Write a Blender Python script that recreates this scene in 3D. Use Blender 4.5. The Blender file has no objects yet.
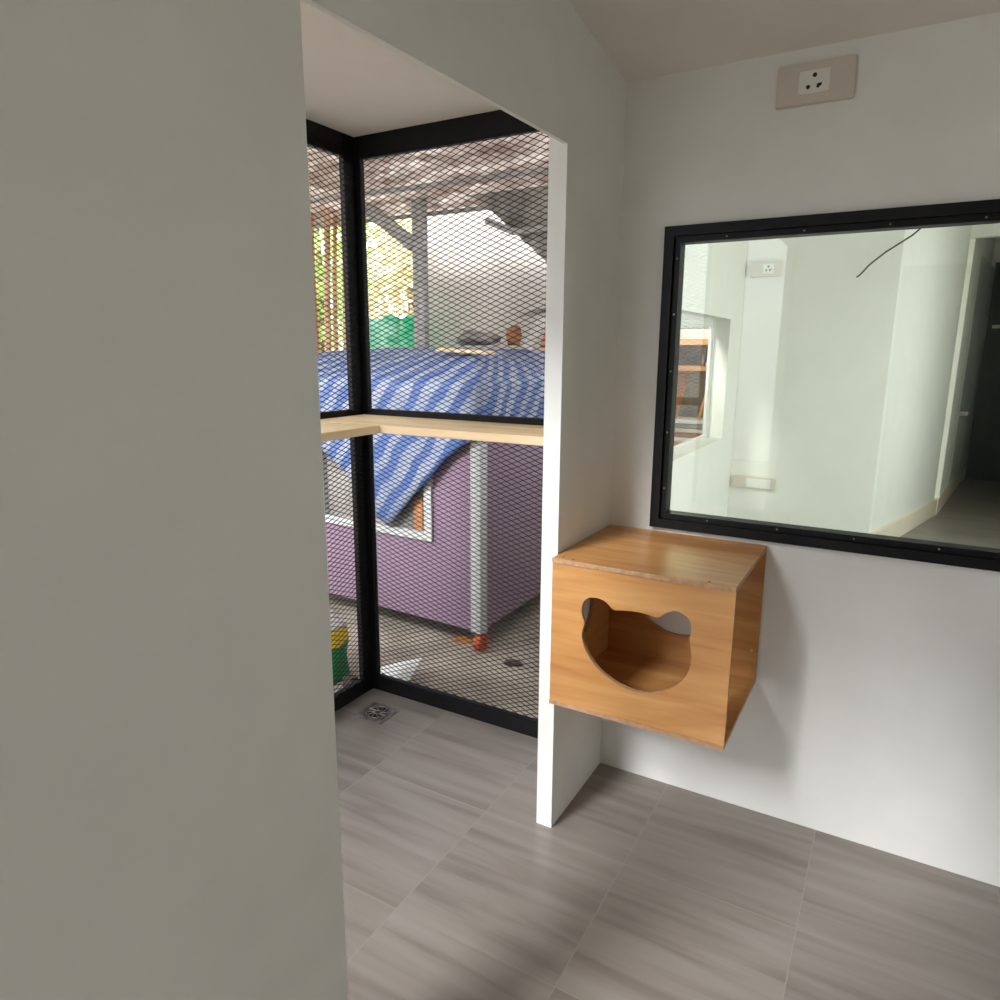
import bpy, bmesh, math, random
from mathutils import Vector, Matrix
C = bpy.context.scene.collection
R = random.Random(7)
PI = math.pi

# ------------------------------------------------------------------ materials
def srgb(r, g, b):
    f = lambda v: (v/255/12.92) if v/255 <= .04045 else ((v/255+.055)/1.055)**2.4
    return (f(r), f(g), f(b), 1)

def new_mat(name):
    m = bpy.data.materials.new(name); m.use_nodes = True
    n = m.node_tree.nodes; l = m.node_tree.links
    return m, n, l, n['Principled BSDF']

def noisy(name, c1, c2, scale=8, rough=.6, stretch=(1, 1, 1), metal=0, bump=0, detail=4, spec=.5, lo=.35, hi=.65):
    m, n, l, b = new_mat(name)
    tc = n.new('ShaderNodeTexCoord'); mp = n.new('ShaderNodeMapping'); mp.inputs['Scale'].default_value = stretch
    nz = n.new('ShaderNodeTexNoise'); nz.inputs['Scale'].default_value = scale; nz.inputs['Detail'].default_value = detail
    rp = n.new('ShaderNodeValToRGB')
    rp.color_ramp.elements[0].position = lo; rp.color_ramp.elements[1].position = hi
    rp.color_ramp.elements[0].color = (*c1[:3], 1); rp.color_ramp.elements[1].color = (*c2[:3], 1)
    l.new(tc.outputs['Object'], mp.inputs['Vector']); l.new(mp.outputs['Vector'], nz.inputs['Vector'])
    l.new(nz.outputs['Fac'], rp.inputs['Fac']); l.new(rp.outputs['Color'], b.inputs['Base Color'])
    b.inputs['Roughness'].default_value = rough; b.inputs['Metallic'].default_value = metal
    b.inputs['Specular IOR Level'].default_value = spec
    if bump:
        bp = n.new('ShaderNodeBump'); bp.inputs['Strength'].default_value = bump; bp.inputs['Distance'].default_value = .01
        l.new(nz.outputs['Fac'], bp.inputs['Height']); l.new(bp.outputs['Normal'], b.inputs['Normal'])
    return m

def wood(name, c1, c2, c3, along, scale=1.0, rough=.4, spec=.4):
    m, n, l, b = new_mat(name)
    tc = n.new('ShaderNodeTexCoord'); mp = n.new('ShaderNodeMapping')
    s = [26*scale]*3; s[along] = 2.0*scale
    mp.inputs['Scale'].default_value = s
    nz = n.new('ShaderNodeTexNoise'); nz.inputs['Scale'].default_value = 1; nz.inputs['Detail'].default_value = 6; nz.inputs['Distortion'].default_value = .8
    mp2 = n.new('ShaderNodeMapping'); s2 = [7*scale]*3; s2[along] = 1.1*scale; mp2.inputs['Scale'].default_value = s2
    nz2 = n.new('ShaderNodeTexNoise'); nz2.inputs['Scale'].default_value = 1; nz2.inputs['Detail'].default_value = 3; nz2.inputs['Distortion'].default_value = 1.6
    mx = n.new('ShaderNodeMix'); mx.data_type = 'FLOAT'; mx.inputs[0].default_value = .6
    rp = n.new('ShaderNodeValToRGB'); e = rp.color_ramp.elements
    e[0].position = .34; e[0].color = c1; e[1].position = .66; e[1].color = c3
    k = e.new(.5); k.color = c2
    l.new(tc.outputs['Object'], mp.inputs['Vector']); l.new(tc.outputs['Object'], mp2.inputs['Vector'])
    l.new(mp.outputs['Vector'], nz.inputs['Vector']); l.new(mp2.outputs['Vector'], nz2.inputs['Vector'])
    l.new(nz.outputs['Fac'], mx.inputs[2]); l.new(nz2.outputs['Fac'], mx.inputs[3])
    l.new(mx.outputs[0], rp.inputs['Fac']); l.new(rp.outputs['Color'], b.inputs['Base Color'])
    b.inputs['Roughness'].default_value = rough; b.inputs['Specular IOR Level'].default_value = spec
    return m

def tile_mat():
    m, n, l, b = new_mat('floor_tiles')
    tc = n.new('ShaderNodeTexCoord'); mp = n.new('ShaderNodeMapping'); mp.inputs['Location'].default_value = (.245+.525*20, .4955+.5225*20, 0)
    br = n.new('ShaderNodeTexBrick'); br.offset = 0; br.squash = 1
    br.inputs['Scale'].default_value = 1; br.inputs['Brick Width'].default_value = .525; br.inputs['Row Height'].default_value = .5225
    br.inputs['Mortar Size'].default_value = .0016; br.inputs['Mortar Smooth'].default_value = .1; br.inputs['Bias'].default_value = 0
    br.inputs['Color1'].default_value = (.0, .0, .0, 1); br.inputs['Color2'].default_value = (1, 1, 1, 1)
    l.new(tc.outputs['Object'], mp.inputs['Vector']); l.new(mp.outputs['Vector'], br.inputs['Vector'])
    # streaks along x, offset differently in every tile
    sc = n.new('ShaderNodeVectorMath'); sc.operation = 'SCALE'; sc.inputs['Scale'].default_value = 9.0
    l.new(br.outputs['Color'], sc.inputs[0])
    ad = n.new('ShaderNodeVectorMath'); ad.operation = 'ADD'
    l.new(tc.outputs['Object'], ad.inputs[0]); l.new(sc.outputs[0], ad.inputs[1])
    m1 = n.new('ShaderNodeMapping'); m1.inputs['Scale'].default_value = (1.3, 15, 1); m1.inputs['Rotation'].default_value = (0, 0, .06)
    n1 = n.new('ShaderNodeTexNoise'); n1.inputs['Scale'].default_value = 1; n1.inputs['Detail'].default_value = 5; n1.inputs['Distortion'].default_value = .5
    l.new(ad.outputs[0], m1.inputs['Vector']); l.new(m1.outputs['Vector'], n1.inputs['Vector'])
    rp = n.new('ShaderNodeValToRGB'); e = rp.color_ramp.elements
    e[0].position = .30; e[0].color = srgb(116, 107, 101); e[1].position = .70; e[1].color = srgb(145, 138, 131)
    k = e.new(.47); k.color = srgb(133, 125, 118)
    l.new(n1.outputs['Fac'], rp.inputs['Fac'])
    mx = n.new('ShaderNodeMix'); mx.data_type = 'RGBA'; mx.inputs[7].default_value = srgb(146, 136, 127)
    l.new(br.outputs['Fac'], mx.inputs[0]); l.new(rp.outputs['Color'], mx.inputs[6])
    l.new(mx.outputs[2], b.inputs['Base Color'])
    b.inputs['Roughness'].default_value = .3; b.inputs['Specular IOR Level'].default_value = .45
    bp = n.new('ShaderNodeBump'); bp.inputs['Strength'].default_value = .25; bp.inputs['Distance'].default_value = .002; bp.invert = True
    l.new(br.outputs['Fac'], bp.inputs['Height']); l.new(bp.outputs['Normal'], b.inputs['Normal'])
    return m

def stripe_mat():
    m, n, l, b = new_mat('striped_tarp')
    uv = n.new('ShaderNodeTexCoord')
    mp = n.new('ShaderNodeMapping'); mp.inputs['Rotation'].default_value = (0, 0, math.radians(40))
    wv = n.new('ShaderNodeTexWave'); wv.bands_direction = 'X'; wv.inputs['Scale'].default_value = 2.5; wv.inputs['Distortion'].default_value = 3.0
    wv.inputs['Detail'].default_value = 2; wv.inputs['Detail Scale'].default_value = 1.5
    rp = n.new('ShaderNodeValToRGB'); e = rp.color_ramp.elements
    e[0].position = .38; e[0].color = srgb(68, 93, 146); e[1].position = .62; e[1].color = srgb(140, 147, 163)
    nz = n.new('ShaderNodeTexNoise'); nz.inputs['Scale'].default_value = 5; nz.inputs['Detail'].default_value = 4
    mx = n.new('ShaderNodeMix'); mx.data_type = 'RGBA'; mx.inputs[7].default_value = srgb(88, 108, 152)
    mr = n.new('ShaderNodeMapRange'); mr.inputs[1].default_value = .4; mr.inputs[2].default_value = .75; mr.inputs[4].default_value = .6
    l.new(uv.outputs['UV'], mp.inputs['Vector']); l.new(mp.outputs['Vector'], wv.inputs['Vector'])
    l.new(uv.outputs['UV'], nz.inputs['Vector']); l.new(nz.outputs['Fac'], mr.inputs[0]); l.new(mr.outputs[0], mx.inputs[0])
    l.new(wv.outputs['Color'], rp.inputs['Fac']); l.new(rp.outputs['Color'], mx.inputs[6]); l.new(mx.outputs[2], b.inputs['Base Color'])
    b.inputs['Roughness'].default_value = .55
    return m

def glass_mat():
    m = bpy.data.materials.new('window_glass'); m.use_nodes = True
    n = m.node_tree.nodes; l = m.node_tree.links; n.clear()
    o = n.new('ShaderNodeOutputMaterial'); t = n.new('ShaderNodeBsdfTransparent'); t.inputs['Color'].default_value = (.87, .90, .83, 1)
    g = n.new('ShaderNodeBsdfGlossy'); g.inputs['Roughness'].default_value = .02
    f = n.new('ShaderNodeFresnel'); f.inputs['IOR'].default_value = 1.5
    x = n.new('ShaderNodeMixShader')
    l.new(f.outputs[0], x.inputs[0]); l.new(t.outputs[0], x.inputs[1]); l.new(g.outputs[0], x.inputs[2]); l.new(x.outputs[0], o.inputs['Surface'])
    return m

def leaf_mat(name, c1, c2):
    m, n, l, b = new_mat(name)
    gi = n.new('ShaderNodeNewGeometry')
    rp = n.new('ShaderNodeValToRGB'); rp.color_ramp.elements[0].color = c1; rp.color_ramp.elements[1].color = c2
    l.new(gi.outputs['Random Per Island'], rp.inputs['Fac']); l.new(rp.outputs['Color'], b.inputs['Base Color'])
    b.inputs['Roughness'].default_value = .5
    tr = n.new('ShaderNodeBsdfTranslucent'); l.new(rp.outputs['Color'], tr.inputs['Color'])
    x = n.new('ShaderNodeMixShader'); x.inputs[0].default_value = .45
    l.new(b.outputs[0], x.inputs[1]); l.new(tr.outputs[0], x.inputs[2]); l.new(x.outputs[0], n['Material Output'].inputs['Surface'])
    return m

def leaf_noise(name, c1, c2):
    m = noisy(name, c1, c2, 3, .6, stretch=(1, 3, 1)); n = m.node_tree.nodes; l = m.node_tree.links
    b = n['Principled BSDF']; tr = n.new('ShaderNodeBsdfTranslucent'); l.new(b.inputs['Base Color'].links[0].from_socket, tr.inputs['Color'])
    x = n.new('ShaderNodeMixShader'); x.inputs[0].default_value = .4
    l.new(b.outputs[0], x.inputs[1]); l.new(tr.outputs[0], x.inputs[2]); l.new(x.outputs[0], n['Material Output'].inputs['Surface']); return m
M = {}
M['wall'] = noisy('white_paint', srgb(227, 227, 222), srgb(231, 231, 226), 6, .55, bump=.02)
M['ceil'] = noisy('ceiling_paint', srgb(224, 219, 213), srgb(228, 223, 218), 5, .7)
M['tile'] = tile_mat()
M['black'] = noisy('black_metal', srgb(9, 9, 10), srgb(14, 14, 16), 30, .45, spec=.25)
M['mesh'] = noisy('black_mesh_paint', srgb(10, 9, 9), srgb(15, 14, 14), 30, .5, spec=.2)
M['beech'] = wood('beech_laminate', srgb(172, 115, 62), srgb(192, 138, 80), srgb(206, 157, 100), 0, 1, .32, .45)
M['beech_v'] = wood('beech_laminate_depth', srgb(172, 115, 62), srgb(192, 138, 80), srgb(206, 157, 100), 1, 1, .32, .45)
M['edge'] = noisy('chipboard_edge', srgb(168, 130, 96), srgb(190, 152, 116), 60, .7)
M['pine'] = wood('pine_board', srgb(214, 180, 134), srgb(230, 202, 160), srgb(238, 214, 178), 0, 1, .5, .3)
M['pine_y'] = wood('pine_board_y', srgb(214, 180, 134), srgb(230, 202, 160), srgb(238, 214, 178), 1, 1, .5, .3)
M['plate'] = noisy('cream_plastic', srgb(205, 196, 184), srgb(209, 200, 188), 10, .4)
M['socketw'] = noisy('white_plastic', srgb(224, 224, 214), srgb(228, 228, 220), 10, .35)
M['dark'] = noisy('dark_hole', srgb(18, 17, 16), srgb(28, 26, 25), 20, .7)
M['steel'] = noisy('brushed_steel', srgb(120, 112, 108), srgb(170, 163, 158), 40, .35, metal=.8)
M['screw'] = noisy('screw_zinc', srgb(150, 148, 145), srgb(190, 188, 186), 40, .4, metal=.6)
M['screwb'] = noisy('screw_bronze', srgb(80, 56, 40), srgb(104, 76, 56), 40, .4, metal=.4)
M['purple'] = noisy('purple_panel', srgb(128, 106, 124), srgb(137, 114, 132), 2, .5)
M['white'] = noisy('white_trim', srgb(222, 222, 220), srgb(232, 232, 230), 8, .5)
M['offwhite'] = noisy('weathered_white', srgb(196, 192, 184), srgb(222, 216, 210), 3, .6)
M['trim'] = noisy('kiosk_trim_paint', srgb(182, 184, 182), srgb(192, 193, 191), 8, .5)
M['tarp'] = stripe_mat()
M['render'] = noisy('cement_render', srgb(172, 164, 156), srgb(186, 177, 170), 2, .8)
M['rust'] = noisy('rust_orange', srgb(150, 66, 34), srgb(206, 100, 60), 40, .7)
M['galv'] = noisy('galvanised', srgb(140, 138, 138), srgb(170, 168, 168), 14, .5, metal=.2)
M['roofs'] = leaf_noise('old_roof_sheet', srgb(170, 152, 142), srgb(232, 226, 220))
M['greent'] = noisy('green_tarp', srgb(10, 190, 130), srgb(170, 235, 215), 5, .6, stretch=(1, 1, 2))
M['concrete'] = noisy('concrete', srgb(138, 128, 116), srgb(176, 166, 152), 3, .9, detail=8)
M['earth'] = noisy('earth', srgb(176, 160, 132), srgb(206, 192, 160), 1.5, .95, detail=8)
M['bark'] = noisy('bamboo_bark', srgb(186, 138, 110), srgb(224, 188, 160), 12, .8, stretch=(1, 1, .2))
M['trunk'] = noisy('trunk_bark', srgb(110, 92, 76), srgb(150, 128, 108), 12, .9, stretch=(1, 1, .2))
M['leaf1'] = leaf_mat('leaf_light', srgb(190, 215, 130), srgb(235, 240, 200))
M['leaf2'] = leaf_mat('leaf_mid', srgb(165, 195, 110), srgb(220, 225, 170))
M['leaf3'] = leaf_mat('leaf_dry', srgb(206, 190, 150), srgb(236, 232, 206))
M['sack'] = noisy('green_sack', srgb(16, 96, 50), srgb(36, 128, 70), 6, .6)
M['yellow'] = noisy('yellow_print', srgb(226, 184, 20), srgb(240, 204, 50), 6, .6)
M['card'] = noisy('brown_cardboard', srgb(146, 96, 60), srgb(184, 130, 86), 6, .8)
M['grey'] = noisy('grey_cloth', srgb(120, 116, 110), srgb(170, 164, 156), 4, .8)
M['screen'] = noisy('insect_screen', srgb(96, 94, 90), srgb(150, 146, 140), 3, .8)
M['shelfw'] = wood('shelf_timber', srgb(206, 140, 92), srgb(226, 164, 116), srgb(236, 184, 140), 0, .6, .6, .3)
M['leafd'] = noisy('dead_leaf', srgb(66, 56, 48), srgb(92, 80, 66), 20, .8)
M['leafo'] = noisy('dead_leaf_orange', srgb(150, 96, 50), srgb(176, 120, 66), 20, .8)
M['beige'] = noisy('beige_skirting', srgb(226, 212, 194), srgb(232, 220, 204), 4, .5)
M['doorw'] = noisy('door_grey_white', srgb(186, 190, 190), srgb(206, 210, 210), 2, .4)
M['doord'] = noisy('dark_green_door', srgb(30, 36, 35), srgb(40, 46, 44), 3, .4)
M['cable'] = noisy('cable_dark', srgb(48, 42, 36), srgb(60, 52, 46), 20, .5)
M['glass'] = glass_mat()

# ------------------------------------------------------------------ mesh helpers
class MB:
    def __init__(s): s.v = []; s.f = []; s.m = []
    def add(s, verts, faces, mi=0):
        k = len(s.v); s.v += [tuple(v) for v in verts]; s.f += [tuple(k+i for i in f) for f in faces]; s.m += [mi]*len(faces); return s
    def box(s, x0, x1, y0, y1, z0, z1, mi=0):
        if x0 > x1: x0, x1 = x1, x0
        if y0 > y1: y0, y1 = y1, y0
        if z0 > z1: z0, z1 = z1, z0
        return s.add([(x0,y0,z0),(x1,y0,z0),(x1,y1,z0),(x0,y1,z0),(x0,y0,z1),(x1,y0,z1),(x1,y1,z1),(x0,y1,z1)],
                     [(0,3,2,1),(4,5,6,7),(0,1,5,4),(1,2,6,5),(2,3,7,6),(3,0,4,7)], mi)
    def bar(s, a, b, w, h, up=(0,0,1), mi=0):
        a = Vector(a); b = Vector(b); d = (b-a).normalized(); u = Vector(up)
        if abs(d.dot(u)) > .98: u = Vector((1,0,0))
        r = d.cross(u).normalized()*(w/2); t = r.cross(d).normalized()*(h/2)
        return s.add([a-r-t,a+r-t,a+r+t,a-r+t,b-r-t,b+r-t,b+r+t,b-r+t],
                     [(0,3,2,1),(4,5,6,7),(0,1,5,4),(1,2,6,5),(2,3,7,6),(3,0,4,7)], mi)
    def tube(s, pts, rad, n=10, mi=0, caps=True):
        pts = [Vector(p) for p in pts]; rr = rad if isinstance(rad, (list, tuple)) else [rad]*len(pts)
        vs = []; fs = []
        for i, p in enumerate(pts):
            d = (pts[min(i+1,len(pts)-1)]-pts[max(i-1,0)]).normalized()
            u = Vector((0,0,1)) if abs(d.z) < .9 else Vector((1,0,0))
            a = d.cross(u).normalized(); b = d.cross(a).normalized()
            for k in range(n):
                t = 2*PI*k/n; vs.append(p+(a*math.cos(t)+b*math.sin(t))*rr[i])
        for i in range(len(pts)-1):
            for k in range(n): fs.append((i*n+k, i*n+(k+1)%n, (i+1)*n+(k+1)%n, (i+1)*n+k))
        if caps: fs.append(tuple(range(n))[::-1]); fs.append(tuple((len(pts)-1)*n+k for k in range(n)))
        return s.add(vs, fs, mi)
    def prism(s, poly, z0, z1, mi=0):
        n = len(poly)
        return s.add([(x,y,z0) for x,y in poly]+[(x,y,z1) for x,y in poly],
                     [tuple(range(n))[::-1], tuple(range(n,2*n))]+[(i,(i+1)%n,n+(i+1)%n,n+i) for i in range(n)], mi)
    def build(s, name, mats, parent=None, bevel=0, smooth=False):
        me = bpy.data.meshes.new(name); me.from_pydata(s.v, [], s.f)
        if not isinstance(mats, (list, tuple)): mats = [mats]
        for m in mats: me.materials.append(m)
        for p, mi in zip(me.polygons, s.m): p.material_index = mi; p.use_smooth = smooth
        bm = bmesh.new(); bm.from_mesh(me); bmesh.ops.recalc_face_normals(bm, faces=bm.faces)
        if bevel:
            bmesh.ops.bevel(bm, geom=[e for e in bm.edges], offset=bevel, segments=2, affect='EDGES', clamp_overlap=True)
        bm.to_mesh(me); bm.free()
        o = bpy.data.objects.new(name, me); C.objects.link(o)
        if parent: put(o, parent)
        return o

def put(o, parent):
    bpy.context.view_layer.update()
    o.parent = parent; o.matrix_parent_inverse = world(parent).inverted()
def world(o):
    m = o.matrix_basis.copy()
    return (world(o.parent) @ o.matrix_parent_inverse @ m) if o.parent else m
def tag(o, label, cat, group=None, kind=None):
    o['label'] = label; o['category'] = cat
    if group: o['group'] = group
    if kind: o['kind'] = kind
    return o
def struct(o, label=None, cat=None):
    o['kind'] = 'structure'
    if label: o['label'] = label
    if cat: o['category'] = cat
    return o
def empty(name, loc, label=None, cat=None, group=None):
    o = bpy.data.objects.new(name, None); C.objects.link(o); o.location = loc; o.empty_display_size = .1
    if label: tag(o, label, cat, group)
    return o

H = 2.5
DJ, DE, HD, TA = .459, 1.487, 2.197, .058      # jamb, far jamb, header height, wall thickness
# ------------------------------------------------------------------ room shell
mb = MB()
mb.box(-TA, 2.7, -4.2, .03, -.12, 0).box(-1.24, -TA, -1.65, .03, -.12, 0).box(-1.24, 0, .03, .06, -.12, 0)
struct(mb.build('floor', M['tile']), 'grey stone look tiled floor of the room', 'floor')
mb = MB(); mb.box(0, 2.4, .06, 9.6, -.12, 0)
struct(mb.build('floor_next_room', M['tile']), 'tiled floor of the room behind the window', 'floor')

cs = -.128
def cz(y): return H + cs*y
mb = MB()
mb.add([(-.058,.06,cz(0)),(2.7,.06,cz(0)),(2.7,-4.2,cz(-4.2)),(-.058,-4.2,cz(-4.2)),
        (-.058,.06,3.3),(2.7,.06,3.3),(2.7,-4.2,3.3),(-.058,-4.2,3.3)],
       [(0,1,2,3),(4,7,6,5),(0,4,5,1),(1,5,6,2),(2,6,7,3),(3,7,4,0)])
struct(mb.build('ceiling', M['ceil']), 'plain white ceiling of the room', 'ceiling')
mb = MB(); mb.box(-1.3, -.058, -1.65, .12, 2.51, 2.6); mb.box(-.058, -.014, -DE, -DJ, 2.51, 2.6)
struct(mb.build('ceiling_alcove', M['ceil']), 'white ceiling over the mesh alcove', 'ceiling')
mb = MB(); mb.box(-.11, 2.4, .06, 9.6, 3.0, 3.12)
struct(mb.build('ceiling_next_room', M['ceil']), 'ceiling of the room behind the window', 'ceiling')

# wall with the alcove opening (left wall)
mb = MB()
mb.box(-TA, 0, -DJ, 0, 0, 3.1); hz = lambda y: 2.214+.0228*(y+.495)
mb.add([(-.014,-DE,hz(-DE)),(0,-DE,hz(-DE)),(0,-DJ,hz(-DJ)),(-.014,-DJ,hz(-DJ)),(-.014,-DE,3.1),(0,-DE,3.1),(0,-DJ,3.1),(-.014,-DJ,3.1)],[(0,3,2,1),(4,5,6,7),(0,1,5,4),(1,2,6,5),(2,3,7,6),(3,0,4,7)])
mb.box(-TA, 0, -2.12, -DE, 0, 3.1); mb.box(-TA, 0, -4.0, -2.12, 2.5, 3.1); mb.box(-TA, 0, -4.2, -4.0, 0, 3.1)
struct(mb.build('wall_left', M['wall']), 'white painted wall with a tall opening onto the mesh alcove', 'wall')
# wall with the window
WX0, WX1, WZ0, WZ1 = .16, 1.86, 1.018, 2.042
mb = MB()
mb.box(-TA, WX0+.02, 0, .06, 0, 3.1); mb.box(WX1-.02, 2.7, 0, .06, 0, 3.1)
mb.box(WX0+.02, WX1-.02, 0, .06, 0, WZ0+.02); mb.box(WX0+.02, WX1-.02, 0, .06, WZ1-.02, 3.1)
struct(mb.build('wall_far', M['wall']), 'white painted wall carrying the black framed window', 'wall')
# right wall, solid back wall, unseen dark door added to darken the glass reflection
mb = MB()
mb.box(2.6, 2.7, -4.2, 0, 0, 3.1)
struct(mb.build('wall_right', M['wall']), 'white wall at the right of the room', 'wall')
d3 = empty('door_reflection_dark', (1.5, -4.08, 0)); struct(d3, 'unseen dark door added in the back wall to darken the window reflection', 'door')
MB().box(.8, 2.3, -4.1, -4.06, 0, 2.3).build('leaf', M['doord'], d3)
mb = MB()
mb.box(-TA, 2.7, -4.2, -4.1, 0, 3.1)
struct(mb.build('wall_back', M['wall']), 'plain white wall behind', 'wall')

# ------------------------------------------------------------------ window between the rooms
win = empty('window_1', (WX0, 0, WZ0)); struct(win, 'black framed fixed glass window onto the next room', 'window')
def rect_frame(mb, x0, x1, z0, z1, w, y0, y1):
    mb.box(x0, x0+w, y0, y1, z0, z1); mb.box(x1-w, x1, y0, y1, z0, z1)
    mb.box(x0+w, x1-w, y0, y1, z0, z0+w); mb.box(x0+w, x1-w, y0, y1, z1-w, z1)
mb = MB(); rect_frame(mb, WX0, WX1, WZ0, WZ1, .032, -.022, .05); mb.build('frame', M['black'], win)
mb = MB(); rect_frame(mb, WX0+.032, WX1-.032, WZ0+.032, WZ1-.032, .02, -.006, .05); bead = mb.build('glazing_bead', M['black'], win)
mb = MB(); mb.box(WX0+.05, WX1-.05, .022, .027, WZ0+.05, WZ1-.05); mb.build('pane', M['glass'], win)
def screw(name, p, ax, r, m, parent, h=.003):
    mb = MB(); q = Vector(p); d = Vector(ax)
    mb.tube([q-d*.002, q+d*h*.6, q+d*h], [r*.75, r*.75, r*.45], 10)
    return mb.build(name, m, parent)
for z in (1.16, 1.36, 1.57, 1.76, 1.94): screw('rivet', (WX0+.042, -.006, z), (0,-1,0), .0042, M['screw'], bead)
for k in range(7):
    x = WX0+.2+k*.23
    screw('rivet', (x, -.006, WZ0+.042), (0,-1,0), .004, M['screw'], bead)
    screw('rivet', (x, -.006, WZ1-.042), (0,-1,0), .0036, M['screw'], bead)

# ------------------------------------------------------------------ mesh cage of the alcove
def clip_line(p, d, w, h):
    t0, t1 = -1e9, 1e9
    for k, lim in ((0, w), (1, h)):
        if abs(d[k]) < 1e-9: continue
        a = (0-p[k])/d[k]; b = (lim-p[k])/d[k]
        t0 = max(t0, min(a, b)); t1 = min(t1, max(a, b))
    return (t0, t1) if t1-t0 > .004 else None
def lattice(mb, w, h, to3, nrm, cw=.0525, ch=.0218, th=.0026):
    # two families of parallel strands crossing as an expanded metal diamond pattern
    for s, off in ((1, 0), (-1, .0012)):
        d = (cw, s*ch); n = int(w/cw+h/ch)+4
        for i in range(-n, n):
            p = (i*cw, 0 if s == 1 else 0)
            c = clip_line(p, d, w, h)
            if not c: continue
            a = (p[0]+d[0]*c[0], p[1]+d[1]*c[0]); b = (p[0]+d[0]*c[1], p[1]+d[1]*c[1])
            q = Vector(nrm)*off
            mb.bar(to3(*a)+q, to3(*b)+q, th, .0022, up=nrm)
MX, MY = -1.21, .03
sc_r = empty('mesh_screen', (-.63, .055, 0), 'black framed expanded metal mesh screen facing the purple kiosk, right of the corner post', 'mesh screen')
def stile(name, *a, parent, mat='black'): return MB().box(*a).build(name, M[mat], parent, bevel=.003)
stile('corner_post', -1.240, -1.182, .03, .06, 0, 2.51, parent=sc_r)
stile('stile', -.10, -.06, .03, .06, 0, 2.51, parent=sc_r)
stile('bottom_rail', -1.182, -.10, .03, .06, .0, .076, parent=sc_r)
stile('middle_rail', -1.182, -.10, .03, .06, 1.34, 1.378, parent=sc_r)
stile('top_rail', -1.182, -.10, .03, .06, 2.42, 2.51, parent=sc_r)
mb = MB(); lattice(mb, 1.082, 2.345, lambda u, v: Vector((-1.183+u, .048, .075+v)), (0, -1, 0)); mb.build('mesh', M['mesh'], sc_r)
sc_l = empty('mesh_screen', (-1.225, -.8, 0), 'black framed expanded metal mesh screen at the left, half hidden by the near wall', 'mesh screen')
stile('stile', -1.240, -1.21, -.036, .03, 0, 2.51, parent=sc_l)
stile('stile', -1.240, -1.212, -1.65, -1.57, 0, 2.51, parent=sc_l)
stile('bottom_rail', -1.240, -1.21, -1.57, -.036, .0, .076, parent=sc_l)
stile('middle_rail', -1.240, -1.21, -1.57, -.036, 1.34, 1.378, parent=sc_l)
stile('top_rail', -1.240, -1.21, -1.57, -.036, 2.42, 2.51, parent=sc_l)
mb = MB(); lattice(mb, 1.575, 2.40, lambda u, v: Vector((-1.207, -1.57+u, .06+v)), (1, 0, 0)); mb.build('mesh', M['mesh'], sc_l)

sc_e = empty('mesh_screen', (-.63, -1.63, 0), 'black framed expanded metal mesh screen closing the near end of the alcove', 'mesh screen')
stile('stile', -1.21, -1.158, -1.65, -1.602, 0, 2.51, parent=sc_e)
stile('stile', -.11, -.06, -1.65, -1.602, 0, 2.51, parent=sc_e)
stile('bottom_rail', -1.158, -.11, -1.65, -1.602, .0, .078, parent=sc_e)
stile('middle_rail', -1.158, -.11, -1.65, -1.602, 1.335, 1.378, parent=sc_e)
stile('top_rail', -1.158, -.11, -1.65, -1.602, 2.42, 2.51, parent=sc_e)
mb = MB(); lattice(mb, 1.05, 2.345, lambda u, v: Vector((-1.159+u, -1.626, .077+v)), (0, 1, 0)); mb.build('mesh', M['mesh'], sc_e)

# L-shaped wooden shelf on the middle rails
sh = empty('corner_shelf', (-1.1, 0, 1.31), 'pale wooden L-shaped corner shelf fixed to the black mesh screens', 'shelf')
mb = MB(); mb.box(-1.205, -.062, -.31, .029, 1.322, 1.352); mb.build('board', M['pine'], sh, bevel=.003)
mb = MB(); mb.box(-1.205, -.835, -1.5, -.312, 1.322, 1.352); mb.build('board', M['pine_y'], sh, bevel=.003)

# floor drain
dr = empty('floor_drain', (-1.035, -.147, 0), 'square metal floor drain with a round slotted grate in the alcove corner', 'drain')
mb = MB(); mb.box(-1.11, -.96, -.217, -.077, 0, .003); mb.build('plate', M['steel'], dr)
mb = MB()
cx, cy = -1.035, -.147
mb.tube([(cx, cy, .002), (cx, cy, .0045)], .052, 32); mb.build('grate_recess', M['dark'], dr)
mb = MB()
for rr in (.052, .014):
    mb.tube([(cx+rr*math.cos(t*PI/16), cy+rr*math.sin(t*PI/16), .006) for t in range(33)], .0028, 6, caps=False)
for k in range(10):
    a = k*2*PI/10
    mb.tube([(cx+r*math.cos(a+(r-.012)*14), cy+r*math.sin(a+(r-.012)*14), .006) for r in (.014, .027, .04, .052)], .0028, 6)
mb.build('grate', M['steel'], dr)

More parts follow.
